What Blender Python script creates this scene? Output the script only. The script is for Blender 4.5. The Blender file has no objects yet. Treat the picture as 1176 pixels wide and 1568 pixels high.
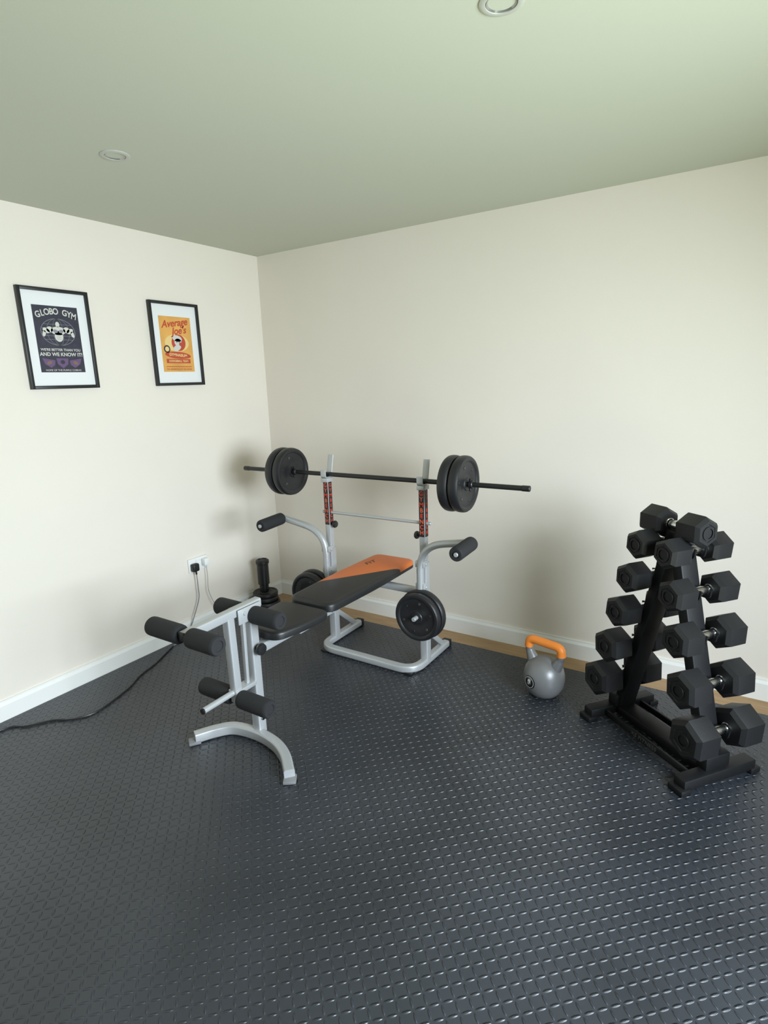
import bpy, bmesh, math, random
from mathutils import Vector, Matrix, Quaternion
random.seed(4)
S = bpy.context.scene
COL = S.collection
S.view_settings.view_transform = 'Standard'

# ------------------------------------------------------------ materials
def new_mat(name):
    m = bpy.data.materials.new(name); m.use_nodes = True
    return m, m.node_tree.nodes, m.node_tree.links, m.node_tree.nodes['Principled BSDF']

def mat(name, col, rough=0.5, metal=0.0, bump=0.0, bscale=200.0, var=0.0, vscale=8.0, spec=0.5, coat=0.0):
    m, n, l, b = new_mat(name)
    b.inputs['Base Color'].default_value = (*col, 1)
    b.inputs['Roughness'].default_value = rough
    b.inputs['Metallic'].default_value = metal
    b.inputs['Specular IOR Level'].default_value = spec
    b.inputs['Coat Weight'].default_value = coat
    tc = n.new('ShaderNodeTexCoord')
    if var > 0:
        nz = n.new('ShaderNodeTexNoise'); nz.inputs['Scale'].default_value = vscale
        nz.inputs['Detail'].default_value = 5
        l.new(tc.outputs['Object'], nz.inputs['Vector'])
        r = n.new('ShaderNodeValToRGB')
        r.color_ramp.elements[0].position = 0.3; r.color_ramp.elements[1].position = 0.7
        r.color_ramp.elements[0].color = (*[max(0, c*(1-var)) for c in col], 1)
        r.color_ramp.elements[1].color = (*[min(1, c*(1+var)) for c in col], 1)
        l.new(nz.outputs['Fac'], r.inputs['Fac']); l.new(r.outputs['Color'], b.inputs['Base Color'])
    if bump > 0:
        nb = n.new('ShaderNodeTexNoise'); nb.inputs['Scale'].default_value = bscale
        nb.inputs['Detail'].default_value = 3
        l.new(tc.outputs['Object'], nb.inputs['Vector'])
        bp = n.new('ShaderNodeBump'); bp.inputs['Strength'].default_value = bump
        bp.inputs['Distance'].default_value = 0.002
        l.new(nb.outputs['Fac'], bp.inputs['Height']); l.new(bp.outputs['Normal'], b.inputs['Normal'])
    return m

M_wall = mat('wall_paint', (0.80, 0.735, 0.65), 0.75, bump=0.12, bscale=160, var=0.012, vscale=2)
M_ceil = mat('ceiling_shade_tint', (0.56, 0.575, 0.49), 0.85, bump=0.1, bscale=140)  # whitish ceiling; its shade and green lawn bounce are put into this colour
M_trim = mat('trim_gloss', (0.84, 0.83, 0.80), 0.35)
M_silver = mat('silver_paint', (0.47, 0.48, 0.49), 0.33, 0.35, bump=0.05, bscale=400)
M_vinyl = mat('black_vinyl', (0.013, 0.013, 0.014), 0.38, bump=0.15, bscale=500)
M_foam = mat('foam_black', (0.014, 0.014, 0.016), 0.8, bump=0.5, bscale=600)
M_black = mat('black_plastic', (0.012, 0.012, 0.013), 0.4)
M_rubber = mat('rubber_hex', (0.010, 0.010, 0.011), 0.5, bump=0.25, bscale=300, spec=0.4)
M_plate = mat('plate_black', (0.013, 0.013, 0.015), 0.42, bump=0.3, bscale=250)
M_rack = mat('rack_powdercoat', (0.006, 0.006, 0.007), 0.5, bump=0.1, bscale=500, spec=0.35)
M_chrome = mat('chrome', (0.72, 0.72, 0.72), 0.22, 1.0, bump=0.1, bscale=900)
M_kett = mat('kettlebell_grey', (0.20, 0.20, 0.205), 0.36, 0.25, bump=0.1, bscale=100)
M_orange = mat('orange_grip', (0.85, 0.25, 0.035), 0.45)
M_white = mat('white_plastic', (0.82, 0.82, 0.80), 0.35)
M_ring = mat('downlight_ring', (0.50, 0.50, 0.46), 0.4)
M_paper = mat('mount_board', (0.80, 0.80, 0.80), 0.6)
M_frame = mat('frame_black', (0.01, 0.01, 0.011), 0.4)
M_red = mat('decal_red', (0.62, 0.05, 0.02), 0.5)
M_navy = mat('print_navy', (0.028, 0.026, 0.045), 0.5, var=0.2, vscale=40)
M_cream = mat('print_cream', (0.62, 0.60, 0.55), 0.5)
M_grey = mat('print_grey', (0.25, 0.25, 0.28), 0.5)
M_purple = mat('print_purple', (0.13, 0.07, 0.17), 0.5)
M_yel = mat('print_yellow', (0.72, 0.37, 0.09), 0.5, var=0.15, vscale=6)
M_pred = mat('print_red', (0.50, 0.065, 0.03), 0.5)
M_gold = mat('print_gold', (0.80, 0.58, 0.24), 0.5)
M_dark = mat('dark_recess', (0.05, 0.05, 0.05), 0.5)
M_logo = mat('rack_logo_grey', (0.10, 0.10, 0.10), 0.5)
M_lens = mat('lamp_lens', (0.4, 0.4, 0.38), 0.15, 0.6)
M_upvc = mat('door_frame_white', (0.8, 0.8, 0.8), 0.3)
M_grass = mat('lawn_grass', (0.08, 0.17, 0.03), 0.9, bump=0.5, bscale=60, var=0.3, vscale=3)

def math_node(n, l, op, a, b=None, clamp=False):
    m = n.new('ShaderNodeMath'); m.operation = op; m.use_clamp = clamp
    for i, x in enumerate((a, b)):
        if x is None: continue
        if isinstance(x, (int, float)): m.inputs[i].default_value = x
        else: l.new(x, m.inputs[i])
    return m.outputs[0]

def tread_mat():
    m, n, l, b = new_mat('rubber_tread_mat')
    tc = n.new('ShaderNodeTexCoord'); sx = n.new('ShaderNodeSeparateXYZ')
    l.new(tc.outputs['Object'], sx.inputs[0])
    c = 0.026
    mn = lambda op, a, b2=None, cl=False: math_node(n, l, op, a, b2, cl)
    u = mn('DIVIDE', sx.outputs['X'], c); v = mn('DIVIDE', sx.outputs['Y'], c)
    i = mn('FLOOR', u); j = mn('FLOOR', v)
    fu = mn('SUBTRACT', mn('SUBTRACT', u, i), 0.5); fv = mn('SUBTRACT', mn('SUBTRACT', v, j), 0.5)
    par = mn('FLOORED_MODULO', mn('ADD', i, j), 2.0)
    s = mn('SUBTRACT', 1.0, mn('MULTIPLY', par, 2.0))
    sv = mn('MULTIPLY', s, fv)
    a = mn('MULTIPLY', mn('ADD', fu, sv), 0.7071); bb = mn('MULTIPLY', mn('SUBTRACT', fu, sv), 0.7071)
    a2 = mn('POWER', mn('ABSOLUTE', mn('DIVIDE', a, 0.58)), 2.0)
    b2 = mn('POWER', mn('ABSOLUTE', mn('DIVIDE', bb, 0.17)), 2.0)
    d = mn('SQRT', mn('ADD', a2, b2))
    mr = n.new('ShaderNodeMapRange'); mr.interpolation_type = 'SMOOTHSTEP'
    l.new(d, mr.inputs['Value'])
    mr.inputs['From Min'].default_value = 1.05; mr.inputs['From Max'].default_value = 0.3
    # fine joint lines between the 0.6 m mat tiles
    def seam(o):
        f = mn('FRACT', mn('DIVIDE', o, 0.6))
        return mn('LESS_THAN', mn('ABSOLUTE', mn('SUBTRACT', f, 0.5)), 0.0022)
    sm = mn('MAXIMUM', seam(sx.outputs['X']), seam(sx.outputs['Y']))
    nz = n.new('ShaderNodeTexNoise'); nz.inputs['Scale'].default_value = 900
    l.new(tc.outputs['Object'], nz.inputs['Vector'])
    h = mn('SUBTRACT', mn('ADD', mr.outputs[0], mn('MULTIPLY', nz.outputs['Fac'], 0.06)), mn('MULTIPLY', sm, 0.6))
    bp = n.new('ShaderNodeBump'); bp.inputs['Strength'].default_value = 1.0
    bp.inputs['Distance'].default_value = 0.0034
    l.new(h, bp.inputs['Height']); l.new(bp.outputs['Normal'], b.inputs['Normal'])
    n2 = n.new('ShaderNodeTexNoise'); n2.inputs['Scale'].default_value = 2.2; n2.inputs['Detail'].default_value = 6
    l.new(tc.outputs['Object'], n2.inputs['Vector'])
    r = n.new('ShaderNodeValToRGB')
    r.color_ramp.elements[0].color = (0.015, 0.018, 0.024, 1); r.color_ramp.elements[1].color = (0.026, 0.030, 0.039, 1)
    r.color_ramp.elements[0].position = 0.35; r.color_ramp.elements[1].position = 0.65
    l.new(n2.outputs['Fac'], r.inputs['Fac']); l.new(r.outputs['Color'], b.inputs['Base Color'])
    b.inputs['Roughness'].default_value = 0.37
    b.inputs['Specular IOR Level'].default_value = 0.75
    return m
M_mat = tread_mat()

def wood_mat():
    m, n, l, b = new_mat('oak_floor')
    tc = n.new('ShaderNodeTexCoord'); mp = n.new('ShaderNodeMapping')
    mp.inputs['Scale'].default_value = (2, 25, 1)
    l.new(tc.outputs['Object'], mp.inputs[0])
    nz = n.new('ShaderNodeTexNoise'); nz.inputs['Scale'].default_value = 3; nz.inputs['Detail'].default_value = 8
    l.new(mp.outputs[0], nz.inputs['Vector'])
    r = n.new('ShaderNodeValToRGB')
    r.color_ramp.elements[0].color = (0.22, 0.12, 0.05, 1); r.color_ramp.elements[1].color = (0.52, 0.34, 0.17, 1)
    l.new(nz.outputs['Fac'], r.inputs['Fac']); l.new(r.outputs['Color'], b.inputs['Base Color'])
    b.inputs['Roughness'].default_value = 0.45
    return m
M_wood = wood_mat()

def pad_mat():
    m, n, l, b = new_mat('bench_pad_two_tone')
    tc = n.new('ShaderNodeTexCoord'); sx = n.new('ShaderNodeSeparateXYZ')
    l.new(tc.outputs['Object'], sx.inputs[0])
    mn = lambda op, a, b2=None, cl=False: math_node(n, l, op, a, b2, cl)
    yb = mn('SUBTRACT', mn('MULTIPLY', sx.outputs['X'], 1.45), 0.84 + 1.45*1.06)
    f = mn('GREATER_THAN', sx.outputs['Y'], yb)
    g = mn('GREATER_THAN', sx.outputs['Z'], 0.492)
    fac = mn('MULTIPLY', f, g)
    mx = n.new('ShaderNodeMix'); mx.data_type = 'RGBA'
    l.new(fac, mx.inputs['Factor'])
    mx.inputs['A'].default_value = (0.013, 0.013, 0.014, 1); mx.inputs['B'].default_value = (0.72, 0.17, 0.03, 1)
    l.new(mx.outputs['Result'], b.inputs['Base Color'])
    b.inputs['Roughness'].default_value = 0.4
    nb = n.new('ShaderNodeTexNoise'); nb.inputs['Scale'].default_value = 500
    l.new(tc.outputs['Object'], nb.inputs['Vector'])
    bp = n.new('ShaderNodeBump'); bp.inputs['Strength'].default_value = .15; bp.inputs['Distance'].default_value = .002
    l.new(nb.outputs['Fac'], bp.inputs['Height']); l.new(bp.outputs['Normal'], b.inputs['Normal'])
    return m
M_pad = pad_mat()

# ------------------------------------------------------------ mesh builder
def rrect(w, h, r=0.006, n=3):
    out = []
    for cx, cy, a0 in ((w/2-r, h/2-r, 0), (-w/2+r, h/2-r, 90), (-w/2+r, -h/2+r, 180), (w/2-r, -h/2+r, 270)):
        for k in range(n+1):
            a = math.radians(a0 + 90*k/n); out.append((cx+r*math.cos(a), cy+r*math.sin(a)))
    return out
def circ(r, n=16):
    return [(r*math.cos(2*math.pi*k/n), r*math.sin(2*math.pi*k/n)) for k in range(n)]
def fillet(pts, r, n=8):
    pts = [Vector(p) for p in pts]; out = [pts[0]]
    for k in range(1, len(pts)-1):
        p = pts[k]; a = (pts[k-1]-p); b = (pts[k+1]-p)
        ra = min(r, a.length*0.49); rb = min(r, b.length*0.49)
        A = p+a.normalized()*ra; B = p+b.normalized()*rb
        for q in range(n+1):
            t = q/n; out.append(A*(1-t)**2 + p*2*t*(1-t) + B*t*t)
    out.append(pts[-1]); return out
def catmull(pts, n=8):
    P = [Vector(p) for p in pts]; P = [P[0]*2-P[1]]+P+[P[-1]*2-P[-2]]; out = []
    for k in range(1, len(P)-2):
        for q in range(n):
            t = q/n
            out.append(0.5*((2*P[k])+(P[k+1]-P[k-1])*t+(2*P[k-1]-5*P[k]+4*P[k+1]-P[k+2])*t*t+(3*P[k]-P[k-1]-3*P[k+1]+P[k+2])*t**3))
    out.append(P[-2]); return out

class MB:
    def __init__(s): s.v = []; s.f = []; s.mi = []
    def add(s, vs, fs, mi=0):
        o = len(s.v); s.v += [Vector(v) for v in vs]
        for f in fs: s.f.append([o+i for i in f]); s.mi.append(mi)
    def box(s, c, size, mi=0, bev=0.0, rot=None, seg=2):
        bm = bmesh.new(); bmesh.ops.create_cube(bm, size=1)
        bmesh.ops.scale(bm, vec=Vector(size), verts=bm.verts)
        if bev > 0: bmesh.ops.bevel(bm, geom=bm.edges[:], offset=bev, segments=seg, affect='EDGES', profile=0.5)
        M = Matrix.Translation(Vector(c))
        if rot is not None: M = M @ rot.to_4x4()
        bm.transform(M); bm.verts.ensure_lookup_table(); bm.verts.index_update()
        s.add([v.co.copy() for v in bm.verts], [[v.index for v in f.verts] for f in bm.faces], mi); bm.free()
    def lathe(s, prof, p=(0, 0, 0), axis=(0, 0, 1), seg=32, mi=0, phase=0.0, mis=None):
        p = Vector(p); ax = Vector(axis).normalized()
        q = Vector((0, 0, 1)).rotation_difference(ax) if ax.z > -0.9999 else Quaternion((1, 0, 0), math.pi)
        vs = []; rings = []
        for r, h in prof:
            if r < 1e-6:
                rings.append([len(vs)]); vs.append(p + q @ Vector((0, 0, h)))
            else:
                rings.append(list(range(len(vs), len(vs)+seg)))
                for k in range(seg):
                    a = 2*math.pi*k/seg + phase
                    vs.append(p + q @ Vector((r*math.cos(a), r*math.sin(a), h)))
        for k in range(len(rings)-1):
            A, B = rings[k], rings[k+1]; fs = []
            for i in range(seg):
                j = (i+1) % seg
                if len(A) == 1 and len(B) == 1: break
                if len(A) == 1: fs.append([A[0], B[j], B[i]])
                elif len(B) == 1: fs.append([A[i], A[j], B[0]])
                else: fs.append([A[i], A[j], B[j], B[i]])
            if k == 0: o = len(s.v); s.v += vs
            for f in fs: s.f.append([o+i for i in f]); s.mi.append(mis[k] if mis else mi)
    def cyl(s, a, b, r, mi=0, seg=24, ch=None):
        a = Vector(a); b = Vector(b); L = (b-a).length
        if ch is None: ch = min(r*0.15, 0.004)
        s.lathe([(0, 0), (r-ch, 0), (r, ch), (r, L-ch), (r-ch, L), (0, L)], a, b-a, seg, mi)
    def sweep(s, pts, prof, up=(0, 0, 1), mi=0, cap=True):
        pts = [Vector(p) for p in pts]; up = Vector(up); n = len(pts); m = len(prof); vs = []
        prev = None
        for k in range(n):
            t = (pts[min(k+1, n-1)]-pts[max(k-1, 0)]).normalized()
            sd = t.cross(up)
            if sd.length < 1e-3: sd = prev if prev else t.orthogonal()
            sd.normalize()
            if prev and sd.dot(prev) < 0: sd = -sd
            prev = sd.copy()
            nn = sd.cross(t).normalized()
            for x, y in prof: vs.append(pts[k]+sd*x+nn*y)
        fs = []
        for k in range(n-1):
            for i in range(m):
                j = (i+1) % m
                fs.append([k*m+i, k*m+j, (k+1)*m+j, (k+1)*m+i])
        if cap: fs.append(list(range(m))[::-1]); fs.append([(n-1)*m+i for i in range(m)])
        s.add(vs, fs, mi)
    def layers(s, outline, lay, mi=0):
        m = len(outline); O = [Vector((*p, 0)) for p in outline]; N = []
        for i in range(m):
            t = (O[(i+1) % m]-O[i-1]).normalized(); N.append(Vector((-t.y, t.x, 0)))
        vs = []
        for ins, z in lay:
            for i in range(m): q = O[i]+N[i]*ins; vs.append((q.x, q.y, z))
        fs = []
        for k in range(len(lay)-1):
            for i in range(m):
                j = (i+1) % m; fs.append([k*m+i, k*m+j, (k+1)*m+j, (k+1)*m+i])
        fs.append(list(range(m))[::-1]); fs.append([(len(lay)-1)*m+i for i in range(m)])
        s.add(vs, fs, mi)
    def build(s, name, mats, parent=None, pinv=None, M=None, angle=35, smooth=True):
        me = bpy.data.meshes.new(name); me.from_pydata([tuple(v) for v in s.v], [], s.f)
        if not isinstance(mats, (list, tuple)): mats = [mats]
        for m in mats: me.materials.append(m)
        for p, i in zip(me.polygons, s.mi): p.material_index = i; p.use_smooth = smooth
        bm = bmesh.new(); bm.from_mesh(me); bmesh.ops.recalc_face_normals(bm, faces=bm.faces[:]); bm.to_mesh(me); bm.free()
        if smooth: me.set_sharp_from_angle(angle=math.radians(angle))
        ob = bpy.data.objects.new(name, me); COL.objects.link(ob)
        if parent:
            ob.parent = parent
            if pinv is not None: ob.matrix_parent_inverse = pinv
        if M is not None: ob.matrix_basis = M
        return ob

def group(name, loc, rz=0.0):
    e = bpy.data.objects.new(name, None); e.empty_display_size = 0.1
    e.location = loc; e.rotation_euler = (0, 0, rz); COL.objects.link(e)
    M = Matrix.Translation(Vector(loc)) @ Matrix.Rotation(rz, 4, 'Z')
    return e, M.inverted()

def text(body, size, M, material, parent, pinv, name='lettering', ext=0.0004, sx=1.0, shear=0.0, bold=0.0):
    cu = bpy.data.curves.new(name, 'FONT'); cu.body = body; cu.size = size; cu.extrude = ext
    cu.align_x = 'CENTER'; cu.align_y = 'CENTER'; cu.shear = shear; cu.offset = bold
    tmp = bpy.data.objects.new(name+'_t', cu); COL.objects.link(tmp)
    dg = bpy.context.evaluated_depsgraph_get(); dg.update()
    me = bpy.data.meshes.new_from_object(tmp.evaluated_get(dg))
    bpy.data.objects.remove(tmp, do_unlink=True)
    me.transform(Matrix.Diagonal((sx, 1, 1, 1))); me.transform(M)
    me.materials.clear(); me.materials.append(material)
    ob = bpy.data.objects.new(name, me); COL.objects.link(ob)
    ob.parent = parent; ob.matrix_parent_inverse = pinv
    return ob

# ------------------------------------------------------------ room
RX, RY, H = 4.3, -5.0, 2.4
Z0 = -0.010
WT = 0.25
def simple(name, c, size, m, bev=0.0):
    b = MB(); b.box(c, size, 0, bev); return b.build(name, m, smooth=bev > 0)
simple('floor', ((RX+WT)/2, RY/2, Z0-0.05), (RX+WT, -RY+0.2, 0.1), M_wood)
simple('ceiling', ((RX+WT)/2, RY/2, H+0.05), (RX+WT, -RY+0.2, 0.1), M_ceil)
simple('wall_left', (-0.05, RY/2, (H+Z0)/2), (0.1, -RY+0.2, H-Z0), M_wall)
simple('wall_back', (RX/2, 0.05, (H+Z0)/2), (RX, 0.1, H-Z0), M_wall)
simple('wall_front', (RX/2, RY-0.05, (H+Z0)/2), (RX, 0.1, H-Z0), M_wall)
DY0, DY1, DZ = -3.0, -1.25, 2.10
simple('wall_right', (RX+WT/2, (DY1+0.1)/2, (H+Z0)/2), (WT, -DY1+0.1, H-Z0), M_wall)
simple('wall_right', (RX+WT/2, (RY+DY0-0.1)/2, (H+Z0)/2), (WT, DY0-RY+0.1, H-Z0), M_wall)
simple('wall_right', (RX+WT/2, (DY0+DY1)/2, (H+DZ)/2), (WT, DY1-DY0, H-DZ), M_wall)
b = MB(); xd = RX+WT-0.04
for y in (DY0+0.035, (DY0+DY1)/2, DY1-0.035): b.box((xd, y, (DZ+Z0)/2), (0.06, 0.06, DZ-Z0-0.01), 0, 0.004)
for z in (Z0+0.04, DZ-0.035): b.box((xd, (DY0+DY1)/2, z), (0.06, DY1-DY0-0.12, 0.06), 0, 0.004)
b.build('door_1', M_upvc)
simple('lawn', (RX+8.4, -2, -0.2), (16, 30, 0.1), M_grass)

def baseboard(name, x0, y0, x1, y1, nx, ny):
    t = 0.016; h = 0.098
    prof = [(0, Z0), (t, Z0), (t, h-0.022), (t*0.75, h-0.014), (t*0.55, h-0.008), (t*0.5, h), (0, h)]
    b = MB(); vs = []
    for (x, y) in ((x0, y0), (x1, y1)):
        for p in prof: vs.append((x+nx*p[0], y+ny*p[0], p[1]))
    m = len(prof); fs = [[i, (i+1) % m, m+(i+1) % m, m+i] for i in range(m)]+[list(range(m)), list(range(m, 2*m))]
    b.add(vs, fs); return b.build(name, M_trim, smooth=False)
baseboard('baseboard_left', 0, RY, 0, 0, 1, 0)
baseboard('baseboard_back', 0.016, 0, RX, 0, 0, -1)
baseboard('baseboard_right', RX, -0.016, RX, DY1, -1, 0)
baseboard('baseboard_front', 0.016, RY, RX, RY, 0, 1)
simple('rubber_gym_mat', ((0.018+RX-0.02)/2, (RY+0.02-0.165)/2, -0.005), (RX-0.038, -RY-0.02-0.165, 0.0098), M_mat)

# ceiling downlights
for (x, y) in ((0.856, -1.595), (2.367, -1.592), (0.856, -3.4), (2.367, -3.4)):
    b = MB()
    b.lathe([(0.053, 0), (0.053, 0.002), (0.046, 0.005), (0.038, 0.004), (0.036, -0.002)], (x, y, H), (0, 0, -1), 40, 0)
    b.lathe([(0.036, 0.003), (0.030, -0.002), (0.0, -0.002)], (x, y, H), (0, 0, -1), 40, 1)
    b.build('ceiling_downlight', [M_ring, M_lens])

# ------------------------------------------------------------ framed posters (left wall)
def wallM(y, z, x=0.0):
    return Matrix(((0, 0, 1, x), (1, 0, 0, y), (0, 1, 0, z), (0, 0, 0, 1)))
def quad(b, y, z, w, h, x, mi, t=0.0006):
    b.box((x, y, z), (t, w, h), mi)
def ell(b, y, z, ry, rz, x, mi, rot=0.0, n=24):
    vs = []
    for k in range(n):
        a = 2*math.pi*k/n; p = ry*math.cos(a); q = rz*math.sin(a)
        vs.append((x, y+p*math.cos(rot)-q*math.sin(rot), z+p*math.sin(rot)+q*math.cos(rot)))
    b.add(vs, [list(range(n))], mi)
def ringw(b, y, z, ry, rz, x, mi, w=0.0016, n=36):
    vs = []
    for k in range(n):
        a = 2*math.pi*k/n
        vs.append((x, y+ry*math.cos(a), z+rz*math.sin(a))); vs.append((x, y+(ry-w)*math.cos(a), z+(rz-w)*math.sin(a)))
    b.add(vs, [[2*k, 2*((k+1) % n), 2*((k+1) % n)+1, 2*k+1] for k in range(n)], mi)

def picture(yc, kind):
    zc = 1.802; w, h = 0.345, 0.475; fw = 0.016; d = 0.022
    g, pi = group('framed_poster', (0, yc, zc))
    b = MB()
    for s in (-1, 1):
        b.box((d/2+0.001, yc+s*(w/2-fw/2), zc), (d, fw, h), 0, 0.0015)
        b.box((d/2+0.001, yc, zc+s*(h/2-fw/2)), (d, w-2*fw+0.001, fw), 0, 0.0015)
    b.build('frame', M_frame, g, pi)
    b = MB(); b.box((0.006, yc, zc), (0.008, w-2*fw, h-2*fw)); b.build('mount_board', M_paper, g, pi, smooth=False)
    X = 0.0106; X1 = 0.0112; X2 = 0.0116; X3 = 0.0120
    pw, ph = 0.222, 0.315
    if kind == 1:
        b = MB(); quad(b, yc, zc, pw, ph, X, 0)
        zg = zc+0.035
        ringw(b, yc, zg, 0.085, 0.064, X1, 2, 0.002); ringw(b, yc, zg, 0.056, 0.064, X1, 2, 0.0012); ringw(b, yc, zg, 0.026, 0.064, X1, 2, 0.0012)
        for dz in (-0.036, -0.018, 0, 0.018, 0.036):
            quad(b, yc, zg+dz, 0.166*math.sqrt(1-(dz/0.064)**2), 0.0012, X1, 2)
        ell(b, yc, zg+0.036, 0.010, 0.013, X2, 1)
        ell(b, yc, zg+0.006, 0.036, 0.020, X2, 1); ell(b, yc, zg-0.020, 0.021, 0.026, X2, 1)
        for s in (-1, 1):
            ell(b, yc+s*0.041, zg+0.011, 0.016, 0.014, X2, 1)
            ell(b, yc+s*0.058, zg+0.006, 0.018, 0.011, X2, 1, s*0.5)
            ell(b, yc+s*0.070, zg-0.009, 0.008, 0.015, X2, 1, s*0.3)
            ell(b, yc+s*0.014, zg+0.004, 0.012, 0.008, X3, 2, s*0.2)
        for dz in (-0.014, -0.023, -0.032): quad(b, yc, zg+dz, 0.022, 0.0016, X3, 2)
        # bottom crest: shield with wings
        b.add([(X1, yc-0.030, zc-0.090), (X1, yc+0.030, zc-0.090), (X1, yc+0.026, zc-0.118), (X1, yc, zc-0.138), (X1, yc-0.026, zc-0.118)], [[0, 1, 2, 3, 4]], 3)
        for s in (-1, 1):
            b.add([(X1, yc+s*0.036, zc-0.100), (X1, yc+s*0.098, zc-0.090), (X1, yc+s*0.088, zc-0.118), (X1, yc+s*0.060, zc-0.136), (X1, yc+s*0.040, zc-0.122)], [[0, 1, 2, 3, 4]], 3)
            ell(b, yc+s*0.066, zc-0.112, 0.014, 0.008, X2, 5, -s*0.4)
        ell(b, yc, zc-0.108, 0.011, 0.010, X2, 0)
        b.build('print', [M_navy, M_cream, M_grey, M_purple, M_gold, mat('print_brown', (0.20, 0.12, 0.08), 0.5)], g, pi, smooth=False)
        body = 'GLOBO GYM'; n = len(body)
        for k, ch in enumerate(body):
            if ch == ' ': continue
            u = (k-(n-1)/2)/((n-1)/2)
            M = wallM(yc+u*0.088, zc+0.131-0.018*u*u, X2) @ Matrix.Rotation(-u*0.22, 4, 'Z')
            text(ch, 0.040, M, M_cream, g, pi, 'letter', bold=0.0008, sx=0.85)
        text("WE'RE BETTER THAN YOU", 0.0165, wallM(yc, zc-0.050, X2), M_cream, g, pi, 'slogan', bold=0.0003)
        text("AND WE KNOW IT!", 0.0235, wallM(yc, zc-0.072, X2), M_cream, g, pi, 'slogan', bold=0.0006)
        text("HOME OF THE PURPLE COBRAS", 0.0125, wallM(yc, zc-0.148, X2), M_cream, g, pi, 'slogan')
    else:
        b = MB(); quad(b, yc, zc, pw, ph, X, 0)
        ell(b, yc, zc+0.008, 0.085, 0.05, X1, 2); ell(b, yc+0.012, zc+0.010, 0.050, 0.048, X2, 1)
        ell(b, yc+0.004, zc+0.034, 0.034, 0.018, X3, 3, -0.15)
        ell(b, yc+0.008, zc+0.012, 0.026, 0.022, X3, 3)
        ell(b, yc+0.030, zc+0.002, 0.016, 0.011, X3+0.0004, 1)
        ell(b, yc-0.002, zc-0.020, 0.03, 0.016, X3+0.0004, 3, 0.4)
        for s in (-1, 1): ell(b, yc+0.008+s*0.009, zc+0.016, 0.003, 0.006, X3+0.0006, 4)
        ell(b, yc-0.074, zc-0.028, 0.022, 0.022, X2, 4); ell(b, yc-0.074, zc-0.028, 0.014, 0.014, X3, 2)
        ell(b, yc, zc-0.062, 0.092, 0.020, X2, 1, -0.06)
        quad(b, yc, zc-0.096, 0.17, 0.024, X2, 1); quad(b, yc, zc-0.128, 0.18, 0.004, X1, 1)
        b.build('print', [M_yel, M_pred, M_gold, M_cream, M_navy], g, pi, smooth=False)
        text('Average', 0.056, wallM(yc-0.006, zc+0.120, X2) @ Matrix.Rotation(0.14, 4, 'Z'), M_pred, g, pi, 'title', shear=0.35, bold=0.0012)
        text("Joe's", 0.056, wallM(yc+0.020, zc+0.078, X2) @ Matrix.Rotation(0.14, 4, 'Z'), M_pred, g, pi, 'title', shear=0.35, bold=0.0012)
        text('GYMNASIUM', 0.022, wallM(yc, zc-0.062, X3) @ Matrix.Rotation(-0.06, 4, 'Z'), M_gold, g, pi, 'subtitle', bold=0.0006)
        text('DODGEBALL TEAM', 0.016, wallM(yc, zc-0.096, X3), M_gold, g, pi, 'subtitle', bold=0.0004)
        text('THE UNDERDOGS OF THE LEAGUE', 0.0115, wallM(yc, zc-0.143, X2), M_pred, g, pi, 'subtitle')
picture(-1.4375, 1)
picture(-0.7375, 2)

# ------------------------------------------------------------ wall socket + cables
g, pi = group('wall_socket', (0, -0.756, 0.44))
b = MB(); b.box((0.006, -0.756, 0.44), (0.011, 0.150, 0.088), 0, 0.003)
for s in (-1, 1):
    b.box((0.0125, -0.756+s*0.014, 0.466), (0.004, 0.011, 0.016), 0, 0.001)
    for dy, dz in ((0, 0.012), (-0.011, -0.010), (0.011, -0.010)):
        b.box((0.0118, -0.756+s*0.042+dy, 0.436+dz), (0.001, 0.006 if dy else 0.004, 0.003 if dy else 0.008), 1)
b.build('faceplate', [M_white, M_dark], g, pi)
g, pi = group('black_power_plug', (0.03, -0.798, 0.43))
b = MB(); b.box((0.029, -0.798, 0.430), (0.034, 0.050, 0.052), 0, 0.010, seg=3)
b.cyl((0.034, -0.798, 0.408), (0.036, -0.798, 0.385), 0.006)
b.sweep(catmull([(0.036, -0.798, 0.39), (0.036, -0.797, 0.30), (0.034, -0.80, 0.22), (0.030, -0.85, 0.11), (0.032, -0.90, 0.03), (0.045, -0.95, 0.006), (0.063, -1.05, 0.005)]), circ(0.0032, 8), mi=1)
b.build('plug_and_lead', [M_black, mat('grey_lead', (0.22, 0.22, 0.23), 0.5)], g, pi)
g, pi = group('white_charger', (0.03, -0.714, 0.45))
b = MB(); b.box((0.030, -0.714, 0.447), (0.036, 0.040, 0.046), 0, 0.006)
b.sweep(catmull([(0.034, -0.714, 0.43), (0.036, -0.714, 0.35), (0.040, -0.72, 0.25), (0.05, -0.69, 0.15), (0.06, -0.66, 0.10), (0.07, -0.63, 0.03), (0.12, -0.62, 0.004)]), circ(0.0022, 8), mi=1)
b.build('charger_and_lead', [M_white, mat('charger_lead', (0.35, 0.35, 0.34), 0.5)], g, pi)
b = MB()
b.sweep(catmull([(0.063, -1.05, 0.005), (0.12, -1.16, 0.005), (0.17, -1.26, 0.005), (0.212, -1.381, 0.005), (0.28, -1.50, 0.005), (0.333, -1.653, 0.005), (0.345, -1.74, 0.005), (0.304, -1.82, 0.005), (0.23, -1.87, 0.005), (0.17, -1.96, 0.005), (0.093, -2.045, 0.005), (0.07, -2.4, 0.005), (0.06, -3.2, 0.005)]), circ(0.0045, 8))
b.build('floor_power_cable', M_black)

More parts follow.
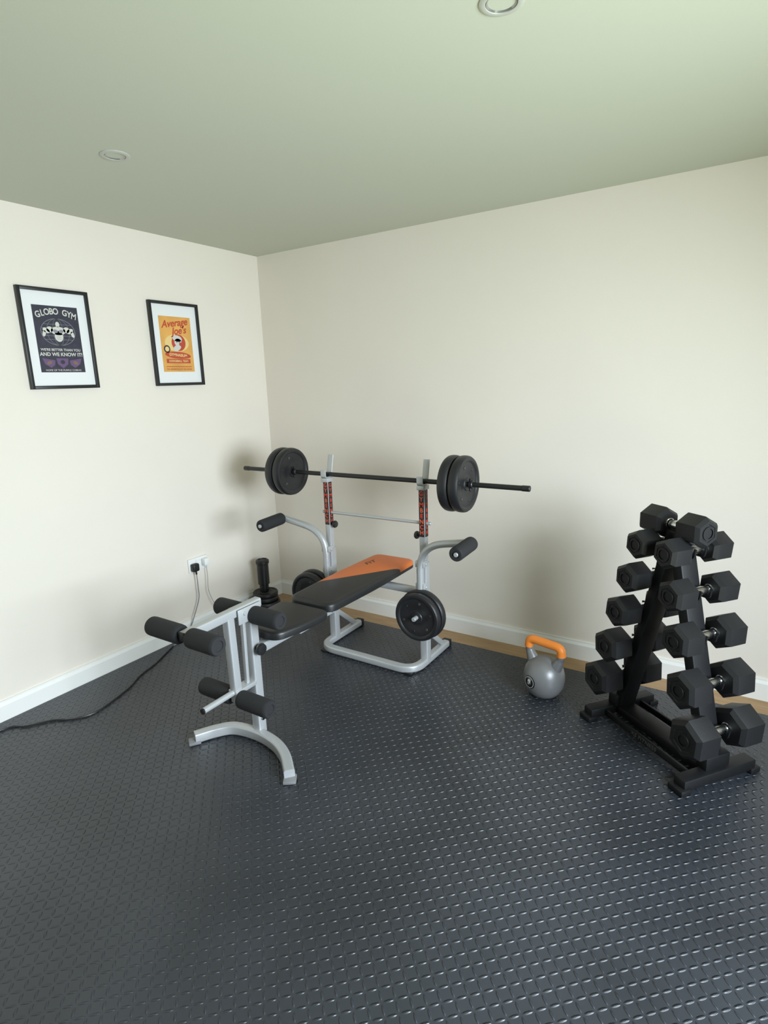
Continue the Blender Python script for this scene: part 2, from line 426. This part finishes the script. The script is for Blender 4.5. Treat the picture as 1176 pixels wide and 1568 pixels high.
# ------------------------------------------------------------ plates
def plate(b, p, axis, R=0.14, t=0.046, mi=0, holes=True):
    h = t/2
    half = [(0.0135, h*0.72), (0.030, h*0.72), (0.033, h*0.55), (R*0.40, h*0.45), (R*0.46, h*0.62), (R*0.78, h*0.62), (R*0.83, h*0.92), (R*0.88, h), (R*0.95, h*0.92), (R*0.985, h*0.66), (R, h*0.3)]
    prof = half + [(r, -z) for r, z in half[::-1]] + [half[0]]
    b.lathe(prof, p, axis, 48, mi)
    ax = Vector(axis).normalized(); q = Vector((0, 0, 1)).rotation_difference(ax); p = Vector(p)
    if holes:
        for k in range(6):
            a = k*math.pi/3+0.3; c = p+q @ Vector((R*0.62*math.cos(a), R*0.62*math.sin(a), 0))
            for s in (-1, 1):
                b.cyl(c+ax*s*h*0.60, c+ax*s*h*0.70, R*0.055, mi+1 if k % 2 else mi, 12)

BY, BZ = -0.5, 1.0385
g, pi = group('barbell', (1.17, BY, BZ))
b = MB(); b.cyl((0.25, BY, BZ), (2.09, BY, BZ), 0.0128, 0, 24)
b.cyl((0.24, BY, BZ), (0.28, BY, BZ), 0.0145, 0); b.cyl((2.06, BY, BZ), (2.10, BY, BZ), 0.0145, 0)
b.build('bar', M_black, g, pi)
b = MB()
for x in (0.568, 0.626, 1.705, 1.763): plate(b, (x, BY, BZ), (1, 0, 0), 0.142, 0.054)
b.build('plates', [M_plate, M_dark], g, pi)
b = MB()
for x, s in ((0.655, 1), (0.540, -1), (1.676, -1), (1.792, 1)):
    b.cyl((x, BY, BZ), (x+s*0.022, BY, BZ), 0.022, 0, 20)
    for k in range(3):
        a = k*2*math.pi/3
        b.cyl((x+s*0.011, BY, BZ), (x+s*0.011, BY+0.034*math.cos(a), BZ+0.034*math.sin(a)), 0.006, 0, 10)
b.build('spring_collars', [M_black, M_chrome], g, pi)

# ------------------------------------------------------------ weight bench
CX = 1.215
g, pi = group('weight_bench', (CX, -0.95, 0))
XL, XR = 0.9, 1.53
b = MB()
b.sweep(fillet([(XL, -0.24, 0.026), (XL, -0.64, 0.026), (XR, -0.64, 0.026), (XR, -0.24, 0.026)], 0.10), rrect(0.044, 0.040, 0.010))
for X, o in ((XL, -1), (XR, 1)):
    b.sweep([(X, -0.50, 0.03), (X, -0.50, 0.60)], rrect(0.046, 0.046, 0.006), up=(0, 1, 0))
    b.sweep([(X, -0.50, 0.58), (X, -0.50, 1.012)], rrect(0.036, 0.036, 0.005), up=(0, 1, 0))
    b.sweep([(X, -0.49, 0.20), (X, -0.30, 0.045)], rrect(0.030, 0.022, 0.005), up=(1, 0, 0))
    b.sweep(fillet([(X, -0.532, 1.065), (X, -0.532, 1.0215), (X, -0.478, 1.0215), (X, -0.452, 1.145)], 0.012, 4), rrect(0.007, 0.036, 0.002), up=(1, 0, 0))
    b.box((X, -0.50, 1.006), (0.044, 0.060, 0.024), 0, 0.003)
    b.sweep(fillet([(X, -0.545, 0.42), (X, -0.545, 0.705), (CX+o*0.63, -0.56, 0.763)], 0.15, 12), circ(0.0195, 16), up=(0, 1, 0))
    b.box((X, -0.53, 0.47), (0.052, 0.05, 0.05), 0, 0.004); b.box((X, -0.53, 0.60), (0.052, 0.05, 0.035), 0, 0.004)
    b.cyl((CX+o*0.625, -0.545, 0.762), (CX+o*0.625, -0.76, 0.752), 0.011, 0, 16)
    for z in (0.47, 0.60):
        b.cyl((X-0.032, -0.53, z), (X+0.032, -0.53, z), 0.008, 0, 10)
b.cyl((XL-0.04, -0.50, 0.815), (XR+0.045, -0.50, 0.815), 0.0085, 0, 14)
b.sweep([(XL, -0.50, 0.43), (XR, -0.50, 0.43)], rrect(0.036, 0.036, 0.006))
b.sweep([(CX, -0.50, 0.43), (CX, -1.45, 0.43)], rrect(0.045, 0.045, 0.006))
LX = 1.200
b.sweep([(LX, -1.455, 0.03), (LX, -1.455, 0.625)], rrect(0.046, 0.046, 0.006), up=(0, 1, 0))
b.sweep(catmull([(0.975, -1.635, 0.026), (1.02, -1.555, 0.026), (1.08, -1.495, 0.026), (1.20, -1.475, 0.026), (1.32, -1.490, 0.026), (1.42, -1.535, 0.026), (1.515, -1.612, 0.026)]), rrect(0.044, 0.046, 0.008))
b.sweep([(LX-0.002, -1.40, 0.632), (LX-0.002, -1.80, 0.628)], rrect(0.038, 0.038, 0.006))
b.sweep([(LX, -1.575, 0.62), (LX, -1.568, 0.24)], rrect(0.038, 0.038, 0.006), up=(0, 1, 0))
b.sweep([(LX+0.002, -1.50, 0.60), (LX, -1.505, 0.28)], rrect(0.020, 0.016, 0.004), up=(0, 1, 0))
for s in (-1, 1): b.box((LX+s*0.027, -1.48, 0.612), (0.006, 0.13, 0.065), 0, 0.002)
b.box((LX, -1.53, 0.285), (0.05, 0.12, 0.02), 0, 0.003)
b.cyl((LX, -1.58, 0.285), (LX, -1.745, 0.285), 0.0125, 0, 18)
for y, z in ((-1.46, 0.603), (-1.785, 0.625), (-1.57, 0.258)):
    b.cyl((LX-0.18, y, z), (LX+0.17, y, z), 0.009, 0, 14)
for y in (-1.45, -1.51): b.cyl((LX-0.036, y, 0.622), (LX+0.036, y, 0.622), 0.009, 0, 10)
for s in (-1, 1): b.cyl((LX-0.03, -1.455, 0.10), (LX+0.03, -1.455, 0.10), 0.008, 0, 10)
for y in (-1.0, -0.75, -0.42): b.box((CX-0.01, y, 0.462), (0.20, 0.03, 0.016), 0, 0.003)
b.box((CX, -1.22, 0.455), (0.20, 0.10, 0.012), 0, 0.003)
b.sweep([(CX, -0.50, 0.44), (CX, -0.33, 0.455)], rrect(0.04, 0.03, 0.004))
b.build('frame', M_silver, g, pi)

b = MB()
for x, y in ((XL, -0.238), (XR, -0.238)): b.box((x, y, 0.024), (0.050, 0.028, 0.048), 0, 0.006)
b.box((XL+0.03, -0.630, 0.0065), (0.05, 0.05, 0.012), 0, 0.003); b.box((XR-0.03, -0.630, 0.0065), (0.05, 0.05, 0.012), 0, 0.003)
b.lathe([(0, 0), (0.010, 0), (0.010, 0.015), (0.024, 0.018), (0.027, 0.026), (0.024, 0.036), (0, 0.040)], (LX+0.024, -1.455, 0.44), (1, 0, 0), 20)
b.lathe([(0, 0), (0.008, 0), (0.008, 0.012), (0.020, 0.014), (0.022, 0.022), (0.018, 0.030), (0, 0.033)], (XL+0.02, -0.50, 0.745), (1, 0, 0), 20)
b.lathe([(0, 0), (0.008, 0), (0.008, 0.012), (0.020, 0.014), (0.022, 0.022), (0.018, 0.030), (0, 0.033)], (XR-0.02, -0.50, 0.745), (-1, 0, 0), 20)
b.cyl((LX, -1.744, 0.285), (LX, -1.752, 0.285), 0.0135)
b.box((LX-0.002, -1.803, 0.628), (0.036, 0.006, 0.036), 0, 0.002)
b.build('knobs_and_caps', M_black, g, pi)
b = MB()
for x, y, r in ((0.974, -1.637, 0.95), (1.517, -1.614, -0.95)):
    b.box((x, y, 0.0075), (0.052, 0.052, 0.014), 0, 0.004, Matrix.Rotation(r, 3, 'Z'))
b.build('foot_caps', mat('grey_cap', (0.20, 0.20, 0.21), 0.5), g, pi)

def roller(b, a, c, r=0.039):
    a = Vector(a); c = Vector(c); L = (c-a).length
    b.lathe([(0, 0.004), (r*0.5, 0.004), (r*0.55, 0.0), (r*0.86, 0.0), (r*0.97, 0.006), (r, 0.016), (r, L-0.016), (r*0.97, L-0.006), (r*0.86, L), (r*0.55, L), (r*0.5, L-0.004), (0, L-0.004)], a, c-a, 32)
b = MB()
for y, z, xl, xr in ((-1.46, 0.598, 0.185, 0.185), (-1.785, 0.625, 0.208, 0.182), (-1.57, 0.256, 0.205, 0.196)):
    x0 = 0.026
    roller(b, (LX+x0, y, z), (LX+xr, y, z)); roller(b, (LX-x0, y, z), (LX-xl, y, z))
for o in (-1, 1):
    roller(b, (CX+o*0.622, -0.570, 0.761), (CX+o*0.622, -0.755, 0.752), 0.036)
b.build('foam_rollers', M_foam, g, pi)

def outline(x, y0, y1, w0, w1, wm, r=0.05, n=8):
    c = [(x-w0, y0), (x+w0, y0), (x+wm, (y0+y1)/2), (x+w1, y1), (x-w1, y1), (x-wm, (y0+y1)/2)]
    P = [Vector((*p, 0)) for p in c]; out = []
    m = len(P)
    for k in range(m):
        p = P[k]; a = P[k-1]-p; q = P[(k+1) % m]-p
        rr = r if k in (0, 1, 3, 4) else 0.12
        A = p+a.normalized()*min(rr, a.length*.45); B = p+q.normalized()*min(rr, q.length*.45)
        for i in range(n+1):
            t = i/n; v = A*(1-t)**2+p*2*t*(1-t)+B*t*t; out.append((v.x, v.y))
    return out
LAY = lambda z0, z1: [(0.010, z0), (0.0, z0+0.004), (0.0, z1-0.016), (0.003, z1-0.008), (0.010, z1-0.003), (0.022, z1)]
b = MB(); b.layers(outline(CX-0.02, -1.07, -0.245, 0.135, 0.140, 0.150, 0.06), LAY(0.471, 0.518)); b.build('back_pad', M_pad, g, pi, angle=50)
b = MB(); b.layers(outline(CX-0.02, -1.41, -1.082, 0.105, 0.150, 0.145, 0.05), LAY(0.462, 0.505)); b.build('seat_pad', M_vinyl, g, pi, angle=50)
text('FIT', 0.05, Matrix.Translation((CX-0.085, -0.43, 0.5183)) @ Matrix.Rotation(math.radians(80), 4, 'Z'), M_black, g, pi, 'pad_logo', sx=1.3, shear=0.3)

M_dor = mat('decal_orange', (0.60, 0.10, 0.04), 0.5)
b = MB()
for X in (XL, XR):
    b.box((X, -0.5186, 0.87), (0.030, 0.0015, 0.255), 0)
    b.box((X+0.0186, -0.50, 0.87), (0.0015, 0.030, 0.255), 0)
b.build('upright_decals', [M_black], g, pi, smooth=False)
for X in (XL, XR):
    for k, ch in enumerate('GYMBENCH'):
        z = 0.975-k*0.030
        text(ch, 0.032, Matrix.Translation((X, -0.5198, z)) @ Matrix.Rotation(math.radians(90), 4, 'X'), M_dor if k % 2 else M_red, g, pi, 'decal_letter', bold=0.0008)
        text(ch, 0.028, Matrix.Translation((X+0.0198, -0.50, z)) @ Matrix.Rotation(math.radians(90), 4, 'Z') @ Matrix.Rotation(math.radians(90), 4, 'X'), M_red, g, pi, 'decal_letter', bold=0.0004)

b = MB()
for xx in (0.81, XR+0.015):
    b.cyl((xx, -0.50 if xx > 1 else -0.524, 0.33), (xx, -0.655, 0.33), 0.012, 0, 16)
b.box((0.86, -0.527, 0.33), (0.12, 0.008, 0.04), 0, 0.002)
b.build('storage_pegs', M_silver, g, pi)
for xx, k in ((0.81, 2), (XR+0.015, 2)):
    for q in range(k):
        b = MB(); plate(b, (xx, -0.559-q*0.048, 0.328), (0, -1, 0), 0.137 - 0.006*q, 0.044)
        b.build('weight_plate', [M_plate, M_dark])

g, pi = group('weight_plate_stack', (0.14, -0.315, 0))
b = MB()
for k, (R, dx) in enumerate(((0.098, 0), (0.098, 0.004), (0.092, -0.003), (0.088, 0.002))):
    plate(b, (0.14+dx, -0.315, 0.0165+k*0.033), (0, 0, 1), R, 0.032, 0, False)
b.build('plates', [M_plate, M_dark], g, pi)
b = MB(); b.lathe([(0, 0), (0.030, 0), (0.032, 0.01), (0.032, 0.05), (0.040, 0.055), (0.040, 0.20), (0.046, 0.205), (0.046, 0.225), (0.038, 0.232), (0.030, 0.234), (0.028, 0.228), (0, 0.228)], (0.135, -0.315, 0.131), (0, 0, 1), 32)
b.build('hand_weight', M_black, g, pi)

# ------------------------------------------------------------ kettlebell
g, pi = group('kettlebell', (2.185, -0.475, 0), math.radians(-14))
b = MB()
b.lathe([(0, 0.0), (0.052, 0.0), (0.062, 0.004), (0.078, 0.020), (0.094, 0.050), (0.101, 0.085), (0.100, 0.110), (0.092, 0.140), (0.076, 0.165), (0.055, 0.183), (0.03, 0.193), (0, 0.196)], (0, 0, 0), (0, 0, 1), 48, 0)
for o in (-1, 1):
    pts = catmull([(o*0.050, 0, 0.140), (o*0.070, 0, 0.180), (o*0.085, 0, 0.212), (o*0.089, 0, 0.238)], 6)
    n = len(pts)
    for k in range(n-1):
        r0 = 0.036-0.017*min(1, k/(n*0.6)); r1 = 0.036-0.017*min(1, (k+1)/(n*0.6))
        b.lathe([(r0, 0), (r1, (pts[k+1]-pts[k]).length*1.05)], pts[k], pts[k+1]-pts[k], 20, 0)
b.sweep(fillet([(-0.090, 0, 0.228), (-0.087, 0, 0.272), (0.087, 0, 0.272), (0.090, 0, 0.228)], 0.035, 10), circ(0.0210, 20), up=(0, 1, 0), mi=1)
b.build('body_and_handle', [M_kett, M_orange], g, Matrix(), angle=50)
b = MB(); d = Vector((-0.22, -0.95, 0.02)).normalized()
c = Vector((0, 0, 0.09))
b.lathe([(0, 0.1015), (0.030, 0.0985), (0.033, 0.096)], c, d, 32, 0); b.lathe([(0.026, 0.1005), (0.028, 0.1002)], c, d, 32, 1)
b.build('weight_badge', [M_black, M_white], g, Matrix())
q = d.to_track_quat('Z', 'Y').to_matrix().to_4x4()
text('8', 0.036, Matrix.Translation(c+d*0.1022) @ q, M_white, g, Matrix(), 'badge_number', bold=0.001)

# ------------------------------------------------------------ dumbbell rack
RC = Vector((2.743, -0.610, 0)); RA = math.radians(-38)
RM = Matrix.Translation(RC) @ Matrix.Rotation(RA, 4, 'Z')
g, pi = group('dumbbell_rack', tuple(RC), RA)
I = Matrix()
hx = lambda z: 0.073+0.262*(0.878-z)
b = MB()
for o in (-1, 1):
    lx = lambda z: o*(hx(z)-0.055)
    b.sweep([(lx(0.03), 0, 0.03), (lx(0.93), 0, 0.93)], rrect(0.084, 0.046, 0.005), up=(1, 0, 0))
    b.box((o*0.26, 0, 0.034), (0.055, 0.36, 0.045), 0, 0.006)
    for s in (-1, 1): b.box((o*0.26, s*0.175, 0.012), (0.07, 0.05, 0.024), 0, 0.005)
    b.box((o*0.245, 0, 0.08), (0.05, 0.12, 0.06), 0, 0.006)
b.box((0, 0, 0.034), (0.52, 0.09, 0.040), 0, 0.005)
b.box((0, -0.10, 0.030), (0.50, 0.012, 0.030), 0, 0.003); b.box((0, 0.10, 0.030), (0.50, 0.012, 0.030), 0, 0.003)
b.box((0, 0, 0.932), (0.09, 0.075, 0.016), 0, 0.004)
ROWS = [(0.878, 0.061), (0.724, 0.065), (0.560, 0.070), (0.382, 0.076), (0.205, 0.083)]
for z, R in ROWS:
    for o in (-1, 1):
        x = hx(z)
        for s in (-1, 1):
            b.sweep(fillet([(o*(x-0.045), s*0.026, z-0.019), (o*(x-0.004), s*0.026, z-0.024), (o*(x+0.024), s*0.026, z-0.022), (o*(x+0.030), s*0.026, z+0.012)], 0.01, 4), rrect(0.012, 0.008, 0.002), up=(0, 1, 0))
b.build('frame', M_rack, g, I)
text('XS FITNESS', 0.026, Matrix.Translation((0.0, -0.1065, 0.030)) @ Matrix.Rotation(math.radians(90), 4, 'X'), M_logo, g, I, 'rack_logo', sx=1.1, shear=0.2)

def dumbbell(M, R, half=0.10, hl=None):
    b = MB(); hl = hl or 0.048 + (R-0.056)*0.4
    ph = random.uniform(-0.12, 0.12)+math.pi/6
    for s in (-1, 1):
        c = s*half
        b.lathe([(0, -hl+0.003), (R*0.55, -hl+0.003), (R*0.58, -hl), (R*0.78, -hl), (R*0.98, -hl+0.014), (R, -hl+0.018), (R, hl-0.018), (R*0.98, hl-0.014), (R*0.78, hl), (0, hl)], (0, c, 0), (0, -s, 0), 6, 0, phase=ph*(1 if s > 0 else -1))
        b.lathe([(0.020, -hl-0.0015), (0.026, -hl-0.0015), (0.027, -hl+0.004)], (0, c, 0), (0, -s, 0), 24, 0)
        b.lathe([(0.022, 0), (0.022, 0.006), (0.018, 0.008)], (0, s*(half-hl+0.001), 0), (0, -s, 0), 20, 1)
    L = half-hl
    b.lathe([(0.0145, -L), (0.0145, -L*0.8), (0.0170, -L*0.4), (0.0180, 0), (0.0170, L*0.4), (0.0145, L*0.8), (0.0145, L)], (0, 0, 0), (0, 1, 0), 20, 1)
    b.build('hex_dumbbell', [M_rubber, M_chrome], M=M, angle=20)
for z, R in ROWS:
    for o in (-1, 1):
        dumbbell(RM @ Matrix.Translation((o*hx(z), 0.0, z)), R, 0.102+(R-0.061)*0.35)
dumbbell(RM @ Matrix.Translation((0, -0.02, 0.962)) @ Matrix.Rotation(math.radians(90), 4, 'Z'), 0.062, 0.092, 0.056)

# ------------------------------------------------------------ camera
F = Vector((-.5311, .8178, -.2215)).normalized()
U = Vector((-.0927, .2038, .9747)); R_ = F.cross(U).normalized(); U = R_.cross(F).normalized()
cam = bpy.data.cameras.new('camera'); co = bpy.data.objects.new('camera', cam); COL.objects.link(co)
cam.sensor_fit = 'HORIZONTAL'; cam.sensor_width = 36; cam.lens = 36*880/1176; cam.clip_start = 0.02
M = Matrix(((R_.x, U.x, -F.x, 2.957), (R_.y, U.y, -F.y, -3.075), (R_.z, U.z, -F.z, 1.548), (0, 0, 0, 1)))
co.matrix_world = M
S.camera = co

# ------------------------------------------------------------ lights
def area(name, loc, d, sx, sy, power, col, spread=180):
    L = bpy.data.lights.new(name, 'AREA'); L.shape = 'RECTANGLE'; L.size = sx; L.size_y = sy
    L.energy = power; L.color = col; L.spread = math.radians(spread)
    o = bpy.data.objects.new(name, L); COL.objects.link(o)
    o.location = loc; o.rotation_euler = Vector(d).to_track_quat('-Z', 'Y').to_euler(); return o
area('daylight_door', (RX+0.10, -2.05, 1.38), (-1, 0.04, -0.32), 1.5, 1.15, 118, (0.80, 0.915, 1.0), 138)
area('lawn_bounce', (RX-0.55, -2.3, 0.12), (-0.45, 0.10, 1.0), 1.4, 0.6, 13, (0.90, 1.0, 0.45), 115)
w = bpy.data.worlds.new('world'); S.world = w; w.use_nodes = True
w.node_tree.nodes['Background'].inputs[0].default_value = (0.75, 0.87, 1.0, 1)
w.node_tree.nodes['Background'].inputs[1].default_value = 1.0
